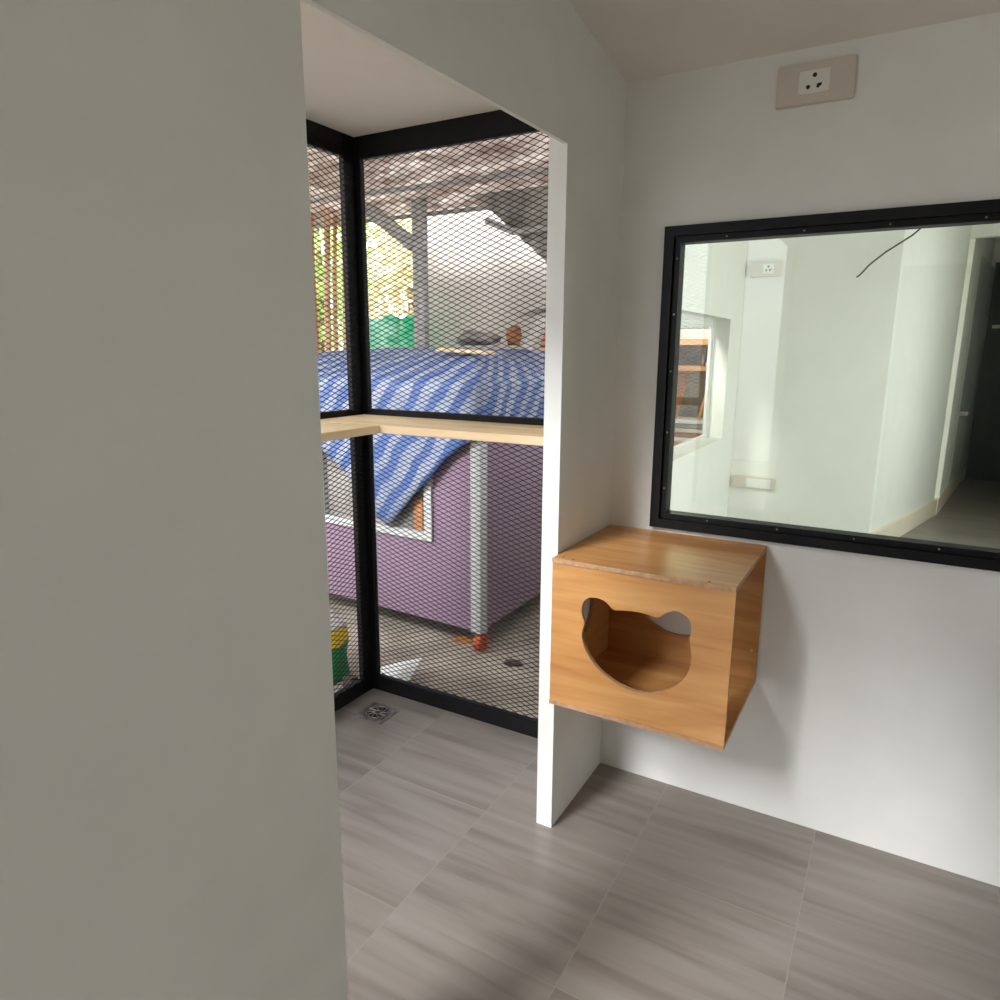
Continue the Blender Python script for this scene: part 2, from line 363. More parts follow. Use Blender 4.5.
# power outlet
def outlet(name, x0, x1, z0, z1, yw, d, label, ix0, ix1, iz0, iz1, mat='plate'):
    o = empty(name, ((x0+x1)/2, yw, (z0+z1)/2), label, 'power outlet')
    MB().box(x0, x1, yw-d, yw, z0, z1).build('cover_plate', M[mat], o, bevel=.003)
    s = MB().box(ix0, ix1, yw-d-.003, yw-d, iz0, iz1).build('socket', M['socketw'], o, bevel=.0012)
    mx, mz = (ix0+ix1)/2, (iz0+iz1)/2; yy = yw-d-.0032; w = ix1-ix0
    for dx, dz, r in ((-.19*w, -.16*w, .0058), (0, .2*w, .0062)):
        MB().tube([(mx+dx, yy+.002, mz+dz), (mx+dx, yy-.0004, mz+dz)], r, 12).build('pin_hole', M['dark'], s)
    mb = MB(); p = [(mx+.14*w+a, mz-.16*w+b) for a, b in ((0,-.006),(.009,.002),(.009,.008),(-.004,.006),(-.005,-.004))]
    mb.add([(x, yy-.0004, z) for x, z in p]+[(x, yy+.002, z) for x, z in p], [(0,1,2,3,4)]+[(i,(i+1)%5,5+(i+1)%5,5+i) for i in range(5)])
    mb.build('pin_hole', M['dark'], s)
    return o
outlet('power_outlet', .478, .690, 2.352, 2.464, 0, .016, 'cream plastic power outlet on the white wall above the window frame', .540, .624, 2.379, 2.441)

# ------------------------------------------------------------------ cat house
BX0, BX1, BY0, BY1, BZ0, BZ1, T = .002, .564, -.5, -.001, .5, 1.0, .015
cat = empty('wall_mounted_cat_house', ((BX0+BX1)/2, -.25, BZ0), 'wooden wall box cat house with a bear head shaped doorway', 'cat house')
def panel2d(outer, holes, to3, th, nrm):
    """flat board with holes, edges get material 1"""
    bm = bmesh.new(); loops = []
    for lp in [outer]+holes:
        vs = [bm.verts.new(to3(*p)) for p in lp]
        loops.append([bm.edges.new((vs[i], vs[(i+1)%len(vs)])) for i in range(len(vs))])
    es = [e for l in loops for e in l]
    bmesh.ops.triangle_fill(bm, use_beauty=True, use_dissolve=False, edges=es, normal=Vector(nrm))
    fs = list(bm.faces)
    ex = bmesh.ops.extrude_face_region(bm, geom=fs)
    vs = [g for g in ex['geom'] if isinstance(g, bmesh.types.BMVert)]
    bmesh.ops.translate(bm, verts=vs, vec=Vector(nrm)*-th)
    bmesh.ops.recalc_face_normals(bm, faces=bm.faces)
    for f in bm.faces: f.material_index = 0 if abs(f.normal.dot(Vector(nrm))) > .9 else 1
    return bm
def bm_build(bm, name, mats, parent):
    me = bpy.data.meshes.new(name); bm.to_mesh(me); bm.free()
    for m in mats: me.materials.append(m)
    o = bpy.data.objects.new(name, me); C.objects.link(o); put(o, parent); return o
def catmull(pts, n=6):
    out = []; N = len(pts)
    for i in range(N):
        p0, p1, p2, p3 = [Vector(pts[(i+k-1) % N]) for k in range(4)]
        for j in range(n):
            t = j/n
            out.append(tuple(.5*((2*p1)+(p2-p0)*t+(2*p0-5*p1+4*p2-p3)*t*t+(3*p1-p0-3*p2+p3)*t**3)))
    return out
bear = [(.113,.875),(.127,.888),(.145,.893),(.166,.892),(.184,.886),(.200,.873),(.213,.8655),(.232,.868),(.262,.872),(.292,.873),(.320,.871),(.346,.8675),(.360,.877),(.378,.891),(.400,.899),(.424,.893),(.442,.878),
        (.4485,.857),(.447,.838),(.4435,.826),(.4465,.808),(.453,.782),(.454,.752),(.448,.722),(.436,.694),(.413,.665),(.384,.6425),(.352,.626),(.318,.6175),(.283,.6165),(.250,.6215),(.218,.6315),(.188,.6465),(.160,.6675),(.136,.695),
        (.119,.724),(.110,.752),(.110,.775),(.1155,.797),(.116,.808),(.108,.825),(.1055,.845),(.108,.862)]
outer = [(BX0,BZ0+T),(BX1,BZ0+T),(BX1,BZ1-T),(BX0,BZ1-T)]
fp = panel2d(outer, [catmull(bear, 4)], lambda x, z: Vector((x, BY0, z)), T, (0,-1,0))
bm_build(fp, 'front_panel', [M['beech'], M['edge']], cat)
circ = lambda cx, cy, r, n=48: [(cx+r*math.cos(2*PI*i/n), cy+r*math.sin(2*PI*i/n)) for i in range(n)]
bp_ = panel2d([(BX0+T,BZ0+T),(BX1,BZ0+T),(BX1,BZ1-T),(BX0+T,BZ1-T)], [circ(.283,.793,.172)], lambda x, z: Vector((x, BY1-.012, z)), .012, (0,-1,0))
bm_build(bp_, 'back_panel', [M['beech'], M['edge']], cat)
lp_ = panel2d([(BY0+T,BZ0+T),(BY1,BZ0+T),(BY1,BZ1-T),(BY0+T,BZ1-T)], [circ(-.262,.745,.088)], lambda y, z: Vector((BX0+T, y, z)), T, (1,0,0))
bm_build(lp_, 'side_panel', [M['beech_v'], M['edge']], cat)
def board(name, x0, x1, y0, y1, z0, z1):
    mb = MB(); mb.box(x0, x1, y0, y1, z0, z1)
    o = mb.build(name, [M['beech'], M['edge']], cat)
    for p in o.data.polygons: p.material_index = 0 if abs(p.normal.z) > .9 else 1
    return o
top = board('top_panel', BX0, BX1, BY0-.004, BY1, BZ1-T, BZ1)
board('bottom_panel', BX0, BX1, BY0-.004, BY1, BZ0, BZ0+T)
for x, y in ((.03, -.478), (.068, -.490), (.487, -.488)): screw('screw', (x, y, BZ1), (0,0,1), .0052, M['screwb'], top, .001)
screw('screw', (.545, BY1-.012, .62), (0,-1,0), .006, M['plate'], cat, .004)
cat.matrix_world = cat.matrix_world

# ------------------------------------------------------------------ next room seen through the glass
mb = MB()
w2y0, w2y1, w2z0, w2z1 = .45, 1.832, 1.134, 1.822
mb.box(-.11, 0, .06, w2y0, 0, 3.0); mb.box(-.11, 0, w2y1, 3.6, 0, 3.0); mb.box(-.11, 0, w2y0, w2y1, 0, w2z0); mb.box(-.11, 0, w2y0, w2y1, w2z1, 3.0)
struct(mb.build('wall_next_left', M['wall']), 'white left wall of the next room with a small window', 'wall')
w2 = empty('window_2', (-.08, w2y0, w2z0)); struct(w2, 'white aluminium window in the next room', 'window')
mb = MB()
for a in ((w2y0, w2y0+.02, w2z0, w2z1), (w2y1-.02, w2y1, w2z0, w2z1), (w2y0+.02, w2y1-.02, w2z0, w2z0+.018), (w2y0+.02, w2y1-.02, w2z1-.018, w2z1)):
    mb.box(-.11, -.088, *a)
mb.build('frame', M['white'], w2)
mb = MB()
for a in ((w2y1-.05, w2y1-.022, w2z0+.018, w2z1-.018), (w2y0+.02, w2y1-.05, w2z1-.04, w2z1-.018)): mb.box(-.107, -.092, *a)
mb.build('sash', M['white'], w2)
mb = MB(); mb.box(0, .82, 2.15, 2.25, 0, 3.0)
struct(mb.build('wall_next_far', M['wall']), 'white wall of the next room facing the window', 'wall')
P1, P2, P3 = Vector((.667, 3.5)), Vector((1.304, 5.9)), Vector((1.70, 8.6))
def slab(mb, a, b, t, z0, z1):
    d = (b-a).normalized(); n = Vector((-d.y, d.x))*t
    mb.prism([tuple(a), tuple(b), tuple(b+n), tuple(a+n)], z0, z1); return mb
mb = MB(); slab(mb, Vector((0, 3.5)), P1, .1, 0, 3.0); slab(mb, P1, P2, .1, 0, 3.0); slab(mb, P2+Vector((.05, .12)), P3, .1, 0, 3.0)
struct(mb.build('wall_next_passage', M['wall']), 'white passage wall slanting away beyond the window', 'wall')
mb = MB()
slab(mb, P1+Vector((.04, 0)), P2+Vector((.03, 0)), .05, 0, .17); slab(mb, P2+Vector((.04, 0)), P3+Vector((.03, 0)), .05, 0, .17)
struct(mb.build('baseboard_next', M['beige']), 'beige skirting along the passage wall', 'baseboard')
mb = MB(); mb.box(P2.x, 2.3, 5.9, 6.02, 2.72, 3.0)
struct(mb.build('wall_next_header', M['wall']), 'header above the far passage opening', 'wall')
mb = MB(); mb.box(1.6, 1.74, 8.6, 8.7, 0, 3); mb.box(1.74, 2.3, 8.6, 8.7, 2.75, 3)
struct(mb.build('wall_next_end', M['wall']), 'end wall of the passage around a dark doorway', 'wall')
d1 = empty('door_1', (2.2, 8.66, 0)); struct(d1, 'dark green door at the end of the passage', 'door')
MB().box(1.74, 2.3, 8.62, 8.68, 0, 2.75).build('leaf', M['doord'], d1)
MB().box(1.80, 1.92, 8.57, 8.62, 1.95, 1.99).build('handle', M['white'], d1)
d2 = empty('door_2', (1.45, 7.4, 0)); struct(d2, 'pale grey door folded back against the passage wall', 'door')
mb = MB(); slab(mb, Vector((1.478, 6.9)), Vector((1.735, 8.45)), .04, .18, 2.66); mb.build('leaf', M['doorw'], d2)
mb = MB(); mb.box(1.49, 1.56, 6.98, 7.02, .95, 1.0); mb.tube([(1.56, 7.0, .975), (1.56, 7.16, .975)], .014, 8); mb.build('handle', M['steel'], d2)
# right side of the next room : wall with tall openings that let daylight in
mb = MB()
mb.box(2.3, 2.4, .06, .14, 0, 3); mb.box(2.3, 2.4, 2.1, 3.6, 0, 3); mb.box(2.3, 2.4, 4.6, 9.6, 0, 3); mb.box(2.3, 2.4, .14, 5.4, 2.97, 3); mb.box(2.3, 2.4, .14, 5.4, 0, .1)
struct(mb.build('wall_next_right', M['wall']), 'right wall of the next room with open bays', 'wall')
mb = MB(); mb.box(2.7, 2.72, 0, .06, 0, 3)
struct(mb.build('wall_next_near', M['wall']), 'near wall of the next room', 'wall')
outlet('power_outlet', .034, .214, 2.078, 2.162, 2.15, .03, 'small pale power outlet on the next room wall, seen through the glass', .105, .165, 2.095, 2.148, 'plate')
o = empty('switch_plate', (.147, 2.15, .83), 'blank white switch plate low on the next room wall, seen through the glass', 'switch plate')
MB().box(.02, .277, 2.13, 2.15, .79, .868).build('plate', M['plate'], o, bevel=.004)
MB().box(.105, .25, 2.125, 2.13, .8, .858).build('blank_cover', M['white'], o, bevel=.002)
mb = MB(); mb.tube(catmull_open if False else [(1.16,2.1,3.0),(1.1,2.1,2.6),(.98,2.1,2.37),(.86,2.1,2.255),(.74,2.1,2.175),(.67,2.1,2.115),(.627,2.1,2.062),(.61,2.1,2.05)], .0045, 8)
tag(mb.build('hanging_cable', M['cable'], smooth=True), 'thin dark loose cable hanging down behind the window glass', 'cable')

# ------------------------------------------------------------------ outside : ground
mb = MB(); mb.box(-14, -1.24, -9, 14, -.25, -.03); mb.box(-1.24, -.11, .06, 14, -.25, -.03); mb.box(2.7, 14, -9, -4.2, -.25, -.13); mb.box(-1.24, -TA, -9, -1.65, -.25, -.03)
g = struct(mb.build('ground', M['concrete']), 'rough grey concrete yard outside the mesh', 'ground')

mb = MB(); mb.box(-8, -1.95, -4.5, -4.3, -.03, 4.2)  # unseen wall, added to keep sun and sky off the kiosk
struct(mb.build('wall_sun_block', M['offwhite']), 'unseen tall wall across the yard added to shade the kiosk', 'wall')

mb = MB(); mb.box(2.4, 14, .06, 14, -.25, -.13); mb.box(2.7, 14, -4.2, .06, -.25, -.13)  # out of view, made white so more light bounces through the bays
struct(mb.build('ground_bounce', M['white']), 'unseen ground beyond the next room, whitened to bounce daylight inside', 'ground')
# kiosk
K0 = Vector((-.985, .673)); KF = Vector((-2.65, .757)); KB = Vector((-.985, 2.35)); KL = Vector((-2.65, 2.35))
kz0, kz1 = .11, 1.44
kio = empty('kiosk', (-1.8, 1.5, 0), 'purple panelled kiosk cart with white corner trim on small wheels', 'kiosk')
fd = (KF-K0).normalized(); fn = Vector((fd.y, -fd.x)) * (1 if Vector((fd.y, -fd.x)).y < 0 else -1)
L = (KF-K0).length
def fpt(u, off, z): p = K0+fd*u+fn*off; return (p.x, p.y, z)
def fbox(mb, u0, u1, o0, o1, z0, z1, mi=0):
    v = [fpt(u0,o0,z0),fpt(u1,o0,z0),fpt(u1,o1,z0),fpt(u0,o1,z0),fpt(u0,o0,z1),fpt(u1,o0,z1),fpt(u1,o1,z1),fpt(u0,o1,z1)]
    mb.add(v, [(0,3,2,1),(4,5,6,7),(0,1,5,4),(1,2,6,5),(2,3,7,6),(3,0,4,7)], mi); return mb
wu0, wu1, wz0, wz1 = .315, 1.205, .585, 1.26
mb = MB(); fbox(mb, .03, L, -.03, 0, kz0, wz0); fbox(mb, .03, wu0, -.03, 0, wz0, wz1); fbox(mb, wu1, L, -.03, 0, wz0, wz1); fbox(mb, .03, L, -.03, 0, wz1, kz1)
mb.build('front_panel', M['purple'], kio)
MB().box(-1.015, -.985, .72, 2.35, kz0, kz1).build('side_panel', M['purple'], kio)
MB().box(-2.65, -2.62, .80, 2.35, kz0, kz1).build('side_panel', M['purple'], kio)
MB().box(-2.62, -1.02, 2.32, 2.35, kz0, kz1).build('back_panel', M['purple'], kio)
mb = MB(); mb.prism([(-1.02,.71),(-1.02,2.31),(-2.61,2.31),(-2.61,.80)], kz0, kz0+.03); mb.build('base', M['galv'], kio)
mb = MB(); mb.prism([(-.98,.66),(-.98,2.36),(-2.66,2.36),(-2.66,.74)], kz1, kz1+.02); mb.build('roof', M['offwhite'], kio)
mb = MB(); fbox(mb, -.012, .052, -.01, .012, kz0-.005, kz1); mb.box(-1.0, -.973, .662, .732, kz0-.005, kz1); mb.build('corner_trim', M['trim'], kio)
mb = MB(); fbox(mb, wu0, wu0+.05, -.02, .018, wz0, wz1); fbox(mb, wu1-.05, wu1, -.02, .018, wz0, wz1); fbox(mb, wu0+.05, wu1-.05, -.02, .018, wz0, wz0+.045); fbox(mb, wu0+.05, wu1-.05, -.02, .018, wz1-.045, wz1)
wf = mb.build('window_frame', M['trim'], kio)
mb = MB(); fbox(mb, wu0+.05, wu1-.05, -.015, -.01, wz0+.045, wz1-.045); mb.build('insect_screen', M['screen'], wf)
mb = MB(); fbox(mb, wu0+.08, wu0+.14, -.009, -.004, wz0+.05, wz0+.24); mb.build('inner_jamb', M['card'], wf)
for x, y in ((-1.015, .735), (-1.015, 2.28), (-2.58, .82), (-2.58, 2.28)):
    mb = MB(); mb.tube([(x-.024, y, .027), (x-.019, y, .027), (x+.019, y, .027), (x+.024, y, .027)], [.048, .056, .056, .048], 20)
    w = mb.build('wheel', M['rust'], kio); MB().box(x-.032, x+.032, y-.02, y+.02, .084, .108).build('caster_fork', M['galv'], w)

# tarp over the kiosk
def lerp_tab(tab, x):
    if x <= tab[0][0]: return tab[0][1]
    for (a, va), (b, vb) in zip(tab, tab[1:]):
        if x <= b: return va+(vb-va)*(x-a)/(b-a)
    return tab[-1][1]
# bottom edge of the front flap, u measured from the front corner leftwards
bot = [(0, 1.19), (.06, 1.16), (.19, 1.07), (.32, .93), (.41, .85), (.58, .67), (.62, .64), (.70, .69), (.94, .93), (1.17, 1.07), (1.40, 1.10), (1.7, 1.06)]
per = []
NU = 70
for i in range(NU+1):
    u = L*(1-i/NU); per.append((K0+fd*u, fn, L-u, lerp_tab(bot, u)))
for i in range(1, 4):
    a = i/4*PI/2; n = Vector((fn.x*math.cos(a)+math.sin(a), fn.y*math.cos(a))).normalized(); per.append((K0+n*.004, n, L+.006*i, 1.19))
for i in range(1, 40):
    y = K0.y+(KB.y-K0.y)*i/39; per.append((Vector((K0.x, y)), Vector((1, 0)), L+.02+(y-K0.y), 1.19+.05*math.sin(i*.5)))
rows = 18; verts = []; uvs = []; faces = []
cen = Vector((-1.8, 1.75))
def wr(a, b, k): return math.sin(a*9+b*5+k)*.5+math.sin(a*17-b*11+k*2)*.3+math.sin(a*31+b*23)*.2
for P, n, s, zb in per:
    for r in range(rows):
        if r < 6:
            t = r/5; inn = .9*(1-t)+.012
            q = P+(cen-P).normalized()*min(inn, (cen-P).length*.8)
            z = 1.475+.165*min(1, inn/.45)**.8+.012*wr(s, t, 1); v = -inn
            q = Vector((q.x, q.y))
        else:
            t = (r-6)/(rows-7); z0 = 1.465; z = z0+(zb-z0)*t
            out = .022+.010*(1+wr(s, z*1.3, 2))+.02*t*(1-.5*t); q = P+n*out; v = (z0-z)
        verts.append((q.x, q.y, z)); uvs.append((s, -v))
nper = len(per)
for i in range(nper-1):
    for r in range(rows-1):
        a = i*rows+r; faces.append((a, a+1, a+rows+1, a+rows))
k = len(verts)
# roof fill
verts.append((cen.x, cen.y, 1.65)); uvs.append((1, 1))
for i in range(nper-1): faces.append((i*rows, (i+1)*rows, k))
verts += [(-2.66, 2.36, 1.5), (-1.8, 2.36, 1.64), (-.985, 2.36, 1.5)]; uvs += [(0, 2), (1, 2), (2, 2)]
faces += [(0, k, k+1), (k+1, k, k+2), (k+2, k, k+3), (k+3, k, (nper-1)*rows)]
me = bpy.data.meshes.new('tarpaulin'); me.from_pydata(verts, [], faces)
uvl = me.uv_layers.new(name='UVMap')
for lp in me.loops: uvl.data[lp.index].uv = uvs[lp.vertex_index]
me.materials.append(M['tarp'])
for p in me.polygons: p.use_smooth = True
tp = bpy.data.objects.new('tarpaulin', me); C.objects.link(tp)
so = tp.modifiers.new('s', 'SOLIDIFY'); so.thickness = .003; so.offset = 1
tag(tp, 'blue and white striped tarpaulin draped over the purple kiosk', 'tarpaulin')

# things on the kiosk top
mb = MB(); mb.bar((-1.45, .99, 1.642), (-1.06, .92, 1.626), .07, .018); tag(mb.build('timber_plank', M['pine'], bevel=.003), 'pale yellow timber plank lying on the striped tarpaulin', 'plank')
mb = MB(); mb.bar((-1.40, 1.98, 1.655), (-1.285, 2.06, 1.90), .075, .02, up=(0,1,0)); tag(mb.build('timber_plank', M['offwhite'], bevel=.003), 'white painted plank leaning upright behind the tarpaulin top', 'plank')
mb = MB(); mb.bar((-1.24, 1.95, 1.66), (-1.22, 2.1, 1.88), .09, .02, up=(0,1,0)); tag(mb.build('timber_plank', M['card'], bevel=.003), 'brown plank leaning beside the white painted plank', 'plank')
mb = MB(); mb.bar((-1.47, 2.0, 1.88), (-1.13, 2.0, 1.93), .03, .02, up=(0,1,0)); tag(mb.build('timber_batten', M['grey'], bevel=.002), 'grey batten lying across the leaning planks', 'batten')
def blob(name, c, s, mat, seed, sub=3):
    bm = bmesh.new(); bmesh.ops.create_icosphere(bm, subdivisions=sub, radius=1)
    for v in bm.verts:
        p = v.co; k = 1+.16*math.sin(p.x*5+seed)+.13*math.sin(p.y*6+p.z*4+seed*2)+.08*math.sin(p.x*11-p.z*9)
        v.co = Vector((p.x*s[0]*k, p.y*s[1]*k, max(-.75, p.z*k)*s[2]))+Vector(c)
    for f in bm.faces: f.smooth = True
    me = bpy.data.meshes.new(name); bm.to_mesh(me); bm.free(); me.materials.append(mat)
    o = bpy.data.objects.new(name, me); C.objects.link(o); return o
tag(blob('cloth_heap', (-1.76, 1.9, 1.715), (.15, .12, .055), M['grey'], 3), 'grey crumpled cloth heap on top of the tarpaulin', 'cloth')
tag(blob('cloth_heap', (-1.485, 1.95, 1.73), (.045, .05, .075), M['card'], 5), 'small brown rag bundle beside the white plank', 'cloth')

# sack, offcuts and leaves on the ground
sk = empty('sack', (-1.60, .06, -.03), 'green plastic sack with yellow band standing beyond the left mesh', 'sack')
def sack_part(z0, z1, r0, r1, name, mat):
    mb = MB(); zs = [z0+(z1-z0)*i/6 for i in range(7)]; n = 24; vs = []; fs = []
    for i, z in enumerate(zs):
        t = i/6; r = r0+(r1-r0)*t
        for k in range(n):
            a = 2*PI*k/n; q = r*(1+.06*math.sin(a*5+z*20))
            vs.append((-1.60+q*1.15*math.cos(a), .06+q*.8*math.sin(a), z))
    for i in range(6):
        for k in range(n): fs.append((i*n+k, i*n+(k+1)%n, (i+1)*n+(k+1)%n, (i+1)*n+k))
    fs.append(tuple(range(n))[::-1]); fs.append(tuple(6*n+k for k in range(n)))
    mb.add(vs, fs); return mb.build(name, mat, sk, smooth=True)
sack_part(-.03, .17, .15, .155, 'body', M['sack']); sack_part(.17, .25, .155, .145, 'yellow_band', M['yellow']); sack_part(.25, .34, .145, .07, 'pale_top', M['offwhite'])
mb = MB(); mb.box(-1.36, -1.29, -.03, .02, -.03, .05); tag(mb.build('brick', M['leafd'], bevel=.006), 'dark brown brick standing outside the corner post', 'brick')
mb = MB(); mb.add([(-1.36,.17,-.028),(-1.11,.16,-.028),(-1.10,.28,.08),(-1.34,.25,-.02),(-1.36,.18,-.018),(-1.11,.17,-.016),(-1.10,.29,.092),(-1.34,.26,-.01)],
       [(0,3,2,1),(4,5,6,7),(0,1,5,4),(1,2,6,5),(2,3,7,6),(3,0,4,7)])
tag(mb.build('tile_offcut', M['white']), 'broken white tile offcut lying just outside the mesh', 'tile')
def leaf(name, c, s, rot, mat, label):
    mb = MB(); n = 12; top = []
    for k in range(n):
        a = 2*PI*k/n; x = math.cos(a)*s; y = math.sin(a)*s*.45*(1-.3*math.cos(a))
        top.append((c[0]+x*math.cos(rot)-y*math.sin(rot), c[1]+x*math.sin(rot)+y*math.cos(rot), -.02+.012*abs(math.sin(a))))
    mb.add(top+[(x, y, -.029) for x, y, z in top], [tuple(range(n))]+[(i,(i+1)%n,n+(i+1)%n,n+i) for i in range(n)]+[tuple(range(n,2*n))[::-1]])
    tag(mb.build(name, mat), label, 'leaf')
leaf('dead_leaf', (-.77, .67), .055, .2, M['leafd'], 'dark dead leaf lying on the concrete right of the kiosk wheel')
leaf('dead_leaf', (-1.17, .80), .075, .1, M['leafo'], 'orange brown dead leaf on the concrete beside the kiosk wheel')
mb = MB(); mb.box(-4.2, -2.7, .2, 1.6, -.03, .0); tag(mb.build('sand_patch', M['earth']), 'pale sandy ground patch left of the kiosk', 'sand', kind='stuff')

# posts, braces, roofs
po = empty('steel_post', (-2.64, 2.45, -.03), 'grey steel post rising behind the striped tarpaulin', 'post')
MB().box(-2.695, -2.585, 2.42, 2.48, -.03, 3.2).build('shaft', M['galv'], po)
mb = MB(); mb.bar((-2.70, 2.45, 2.475), (-3.35, 2.45, 2.93), .06, .10); mb.build('brace', M['galv'], po)
for o_ in (po,): pass
rf = empty('canopy_roof', (-1.6, 2.2, 2.9), 'weathered corrugated sheet roof above the kiosk', 'roof')
def corr(mb, x0, x1, f, y0, y1, n=60, amp=.012, t=.004):
    vs = []; fs = []
    for i in range(n+1):
        x = x0+(x1-x0)*i/n; dz = amp*math.sin(i*PI/2.0+.4)
        for y in (y0, y1):
            for k in (0, t): vs.append((x, y, f(x, y)+dz+k))
    for i in range(n):
        a = i*4; b = a+4
        fs += [(a,b,b+2,a+2),(a+1,a+3,b+3,b+1),(a,a+1,b+1,b),(a+2,b+2,b+3,a+3)]
    mb.add(vs, fs)
mb = MB(); corr(mb, -4.4, -.2, lambda x, y: 2.72+.10*(3.4-y), 0.3, 2.75, 120); corr(mb, -4.4, -1.36, lambda x, y: 2.72+.10*(3.4-y), -1.3, .3, 90); mb.build('roof_sheet', M['roofs'], rf)  # nearer sheet is an unseen eave added to shade the kiosk front
mb = MB(); mb.bar((-4.4, 2.0, 2.80), (-.4, 2.0, 2.80), .03, .03); mb.build('beam', M['galv'], rf)
mb = MB(); mb.bar((-4.4, 2.68, 2.755), (-.4, 2.68, 2.755), .03, .03); mb.build('beam', M['galv'], rf)
lr = empty('roof_sheet', (-1.5, 2.7, 2.5), 'lower grey corrugated roof sheet hanging at an angle near the opening', 'roof sheet')
vs = []; fs = []; nn = 40
for i in range(nn+1):
    x = -2.16+1.0*i/nn; zb = 2.87-.90*(x+2.16); zb = min(zb, 2.80)
    for z in (2.80, zb-.01):
        for k in (0, .005): vs.append((x, 2.40+.012*math.sin(i*1.3)+k+.25*(2.8-z), z))
for i in range(nn):
    a = i*4; b = a+4; fs += [(a,b,b+2,a+2),(a+1,a+3,b+3,b+1),(a,a+1,b+1,b),(a+2,b+2,b+3,a+3)]
mb = MB(); mb.add(vs, fs); mb.build('sheet', M['grey'], lr)
mb = MB(); mb.bar((-1.97, 2.38, 2.60), (-1.73, 2.38, 2.50), .03, .05); mb.bar((-1.73, 2.38, 2.50), (-1.2, 2.38, 2.51), .03, .04); mb.build('edge_beam', M['galv'], lr)

mb = MB(); mb.box(-3.2, -1.45, 3.3, 3.4, -.03, 3.12)
tag(mb.build('neighbour_wall', M['render']), 'plain off-white rendered wall behind the tarpaulin and post', 'wall')

gt = MB()
n = 14; vs = []; fs = []
for i in range(n+1):
    for j in range(7):
        x = -3.56+.60*i/n; z = -.03+1.97*j/6-.02*math.sin(i*.9)*j/6; vs.append((x, 2.9+.03*math.sin(i*1.3+j*.8), z))
for i in range(n):
    for j in range(6): a = i*7+j; fs.append((a, a+7, a+8, a+1))
gt.add(vs, fs); o = gt.build('green_sheet', M['greent'], smooth=True); o.modifiers.new('s', 'SOLIDIFY').thickness = .006
tag(o, 'bright green plastic sheet hanging left of the steel post', 'sheet')

# leaning bamboo poles at far left
for i, (xb, xt, yb, r) in enumerate(((-3.62, -3.80, 2.2, .030), (-3.50, -3.62, 2.3, .024), (-3.42, -3.60, 2.15, .034), (-3.30, -3.52, 2.25, .026), (-3.20, -3.40, 2.35, .028))):
    mb = MB(); pts = [(xb+(xt-xb)*t+.02*math.sin(t*6+i), yb+.25*t, -.03+3.2*t) for t in [k/12 for k in range(13)]]
    mb.tube(pts, [r*(1.1-.4*k/12) for k in range(13)], 10)
    o = mb.build('bamboo_pole', M['bark'], smooth=True)
    tag(o, 'brown bamboo pole leaning in the row left of the corner post', 'pole', 'leaning bamboo poles')
mb = MB(); mb.bar((-4.6, 2.78, 3.02), (-3.45, 2.78, 2.92), .35, .02); tag(mb.build('timber_board', M['bark']), 'brown timber board lying across the tops of the leaning poles', 'board')

# trees
def tree(c, h, rad, n, mat, label, seed, name='leafy_tree'):
    r = random.Random(seed)
    o = empty(name, (c[0], c[1], -.03), label, 'tree', 'trees beyond the yard')
    mb = MB(); mb.tube([(c[0], c[1], -.03), (c[0]+.1, c[1], h*.4), (c[0]-.05, c[1]+.1, h*.75)], [.12, .09, .05], 10); mb.build('trunk', M['trunk'], o, smooth=True)
    vs = []; fs = []
    for i in range(n):
        while True:
            p = Vector((r.uniform(-1,1), r.uniform(-1,1), r.uniform(-1,1)))
            if .2 < p.length < 1: break
        q = Vector((c[0]+p.x*rad*(1+.2*math.sin(p.z*7)), c[1]+p.y*rad, h*.58+p.z*h*.48))
        a = Vector((r.gauss(0,1), r.gauss(0,1), r.gauss(0,.6))).normalized(); b = a.cross(Vector((r.gauss(0,1), r.gauss(0,1), r.gauss(0,1)))).normalized()
        s = r.uniform(.07, .15); k = len(vs)
        vs += [q-a*s, q+b*s*.4, q+a*s, q-b*s*.4]; fs.append((k, k+1, k+2, k+3))
    mb = MB(); mb.add(vs, fs); mb.build('crown', mat, o)
specs = [((-5.0, 7.2), 5.0, 1.3, 2600, 'leaf1', 'light green leafy tree behind the steel brace'),
         ((-8.0, 6.8), 5.2, 1.3, 2600, 'leaf2', 'mid green leafy tree behind the corner post'),
         ((-4.6, 4.9), 3.2, .75, 1200, 'leaf3', 'dry yellowish shrub above the green sheet'),
         ((-7.4, 3.6), 4.6, 1.4, 2200, 'leaf1', 'light green leafy tree behind the bamboo poles'),
         ((-2.3, 8.2), 5.6, 1.3, 2200, 'leaf1', 'bright green tree top showing over the canopy roof'),
         ((-7.5, .4), 4.8, 1.6, 1800, 'leaf2', 'mid green leafy tree far left of the yard')]
for s, (c, h, rd, n, mt, lb) in enumerate(specs): tree(c, h, rd, n, M[mt], lb, 50+s)

# rack of timber seen through the next room's window
rk = empty('timber_rack', (-1.2, 4.2, -.03), 'timber storage rack with orange shelves outside the next room window', 'rack')
for z in (.80, 1.49, 1.72): MB().box(-1.9, -.50, 4.0, 4.45, z-.022, z+.022).build('shelf', M['shelfw'], rk)
for x in (-1.87, -.52):
    for y in (4.04, 4.41): MB().box(x-.025, x+.025, y-.03, y+.03, -.03, 2.1).build('upright', M['shelfw'], rk)
MB().box(-1.9, -.5, 4.442, 4.47, -.03, 2.1).build('back_board', M['grey'], rk)
def item(name, x0, x1, y0, y1, z0, z1, m, label, cat, grp=None):
    tag(MB().box(x0, x1, y0, y1, z0, z1).build(name, M[m], bevel=.004), label, cat, grp)
item('storage_box', -1.02, -.56, 4.04, 4.4, 1.744, 1.84, 'offwhite', 'grey white box on the top shelf of the timber rack', 'box')
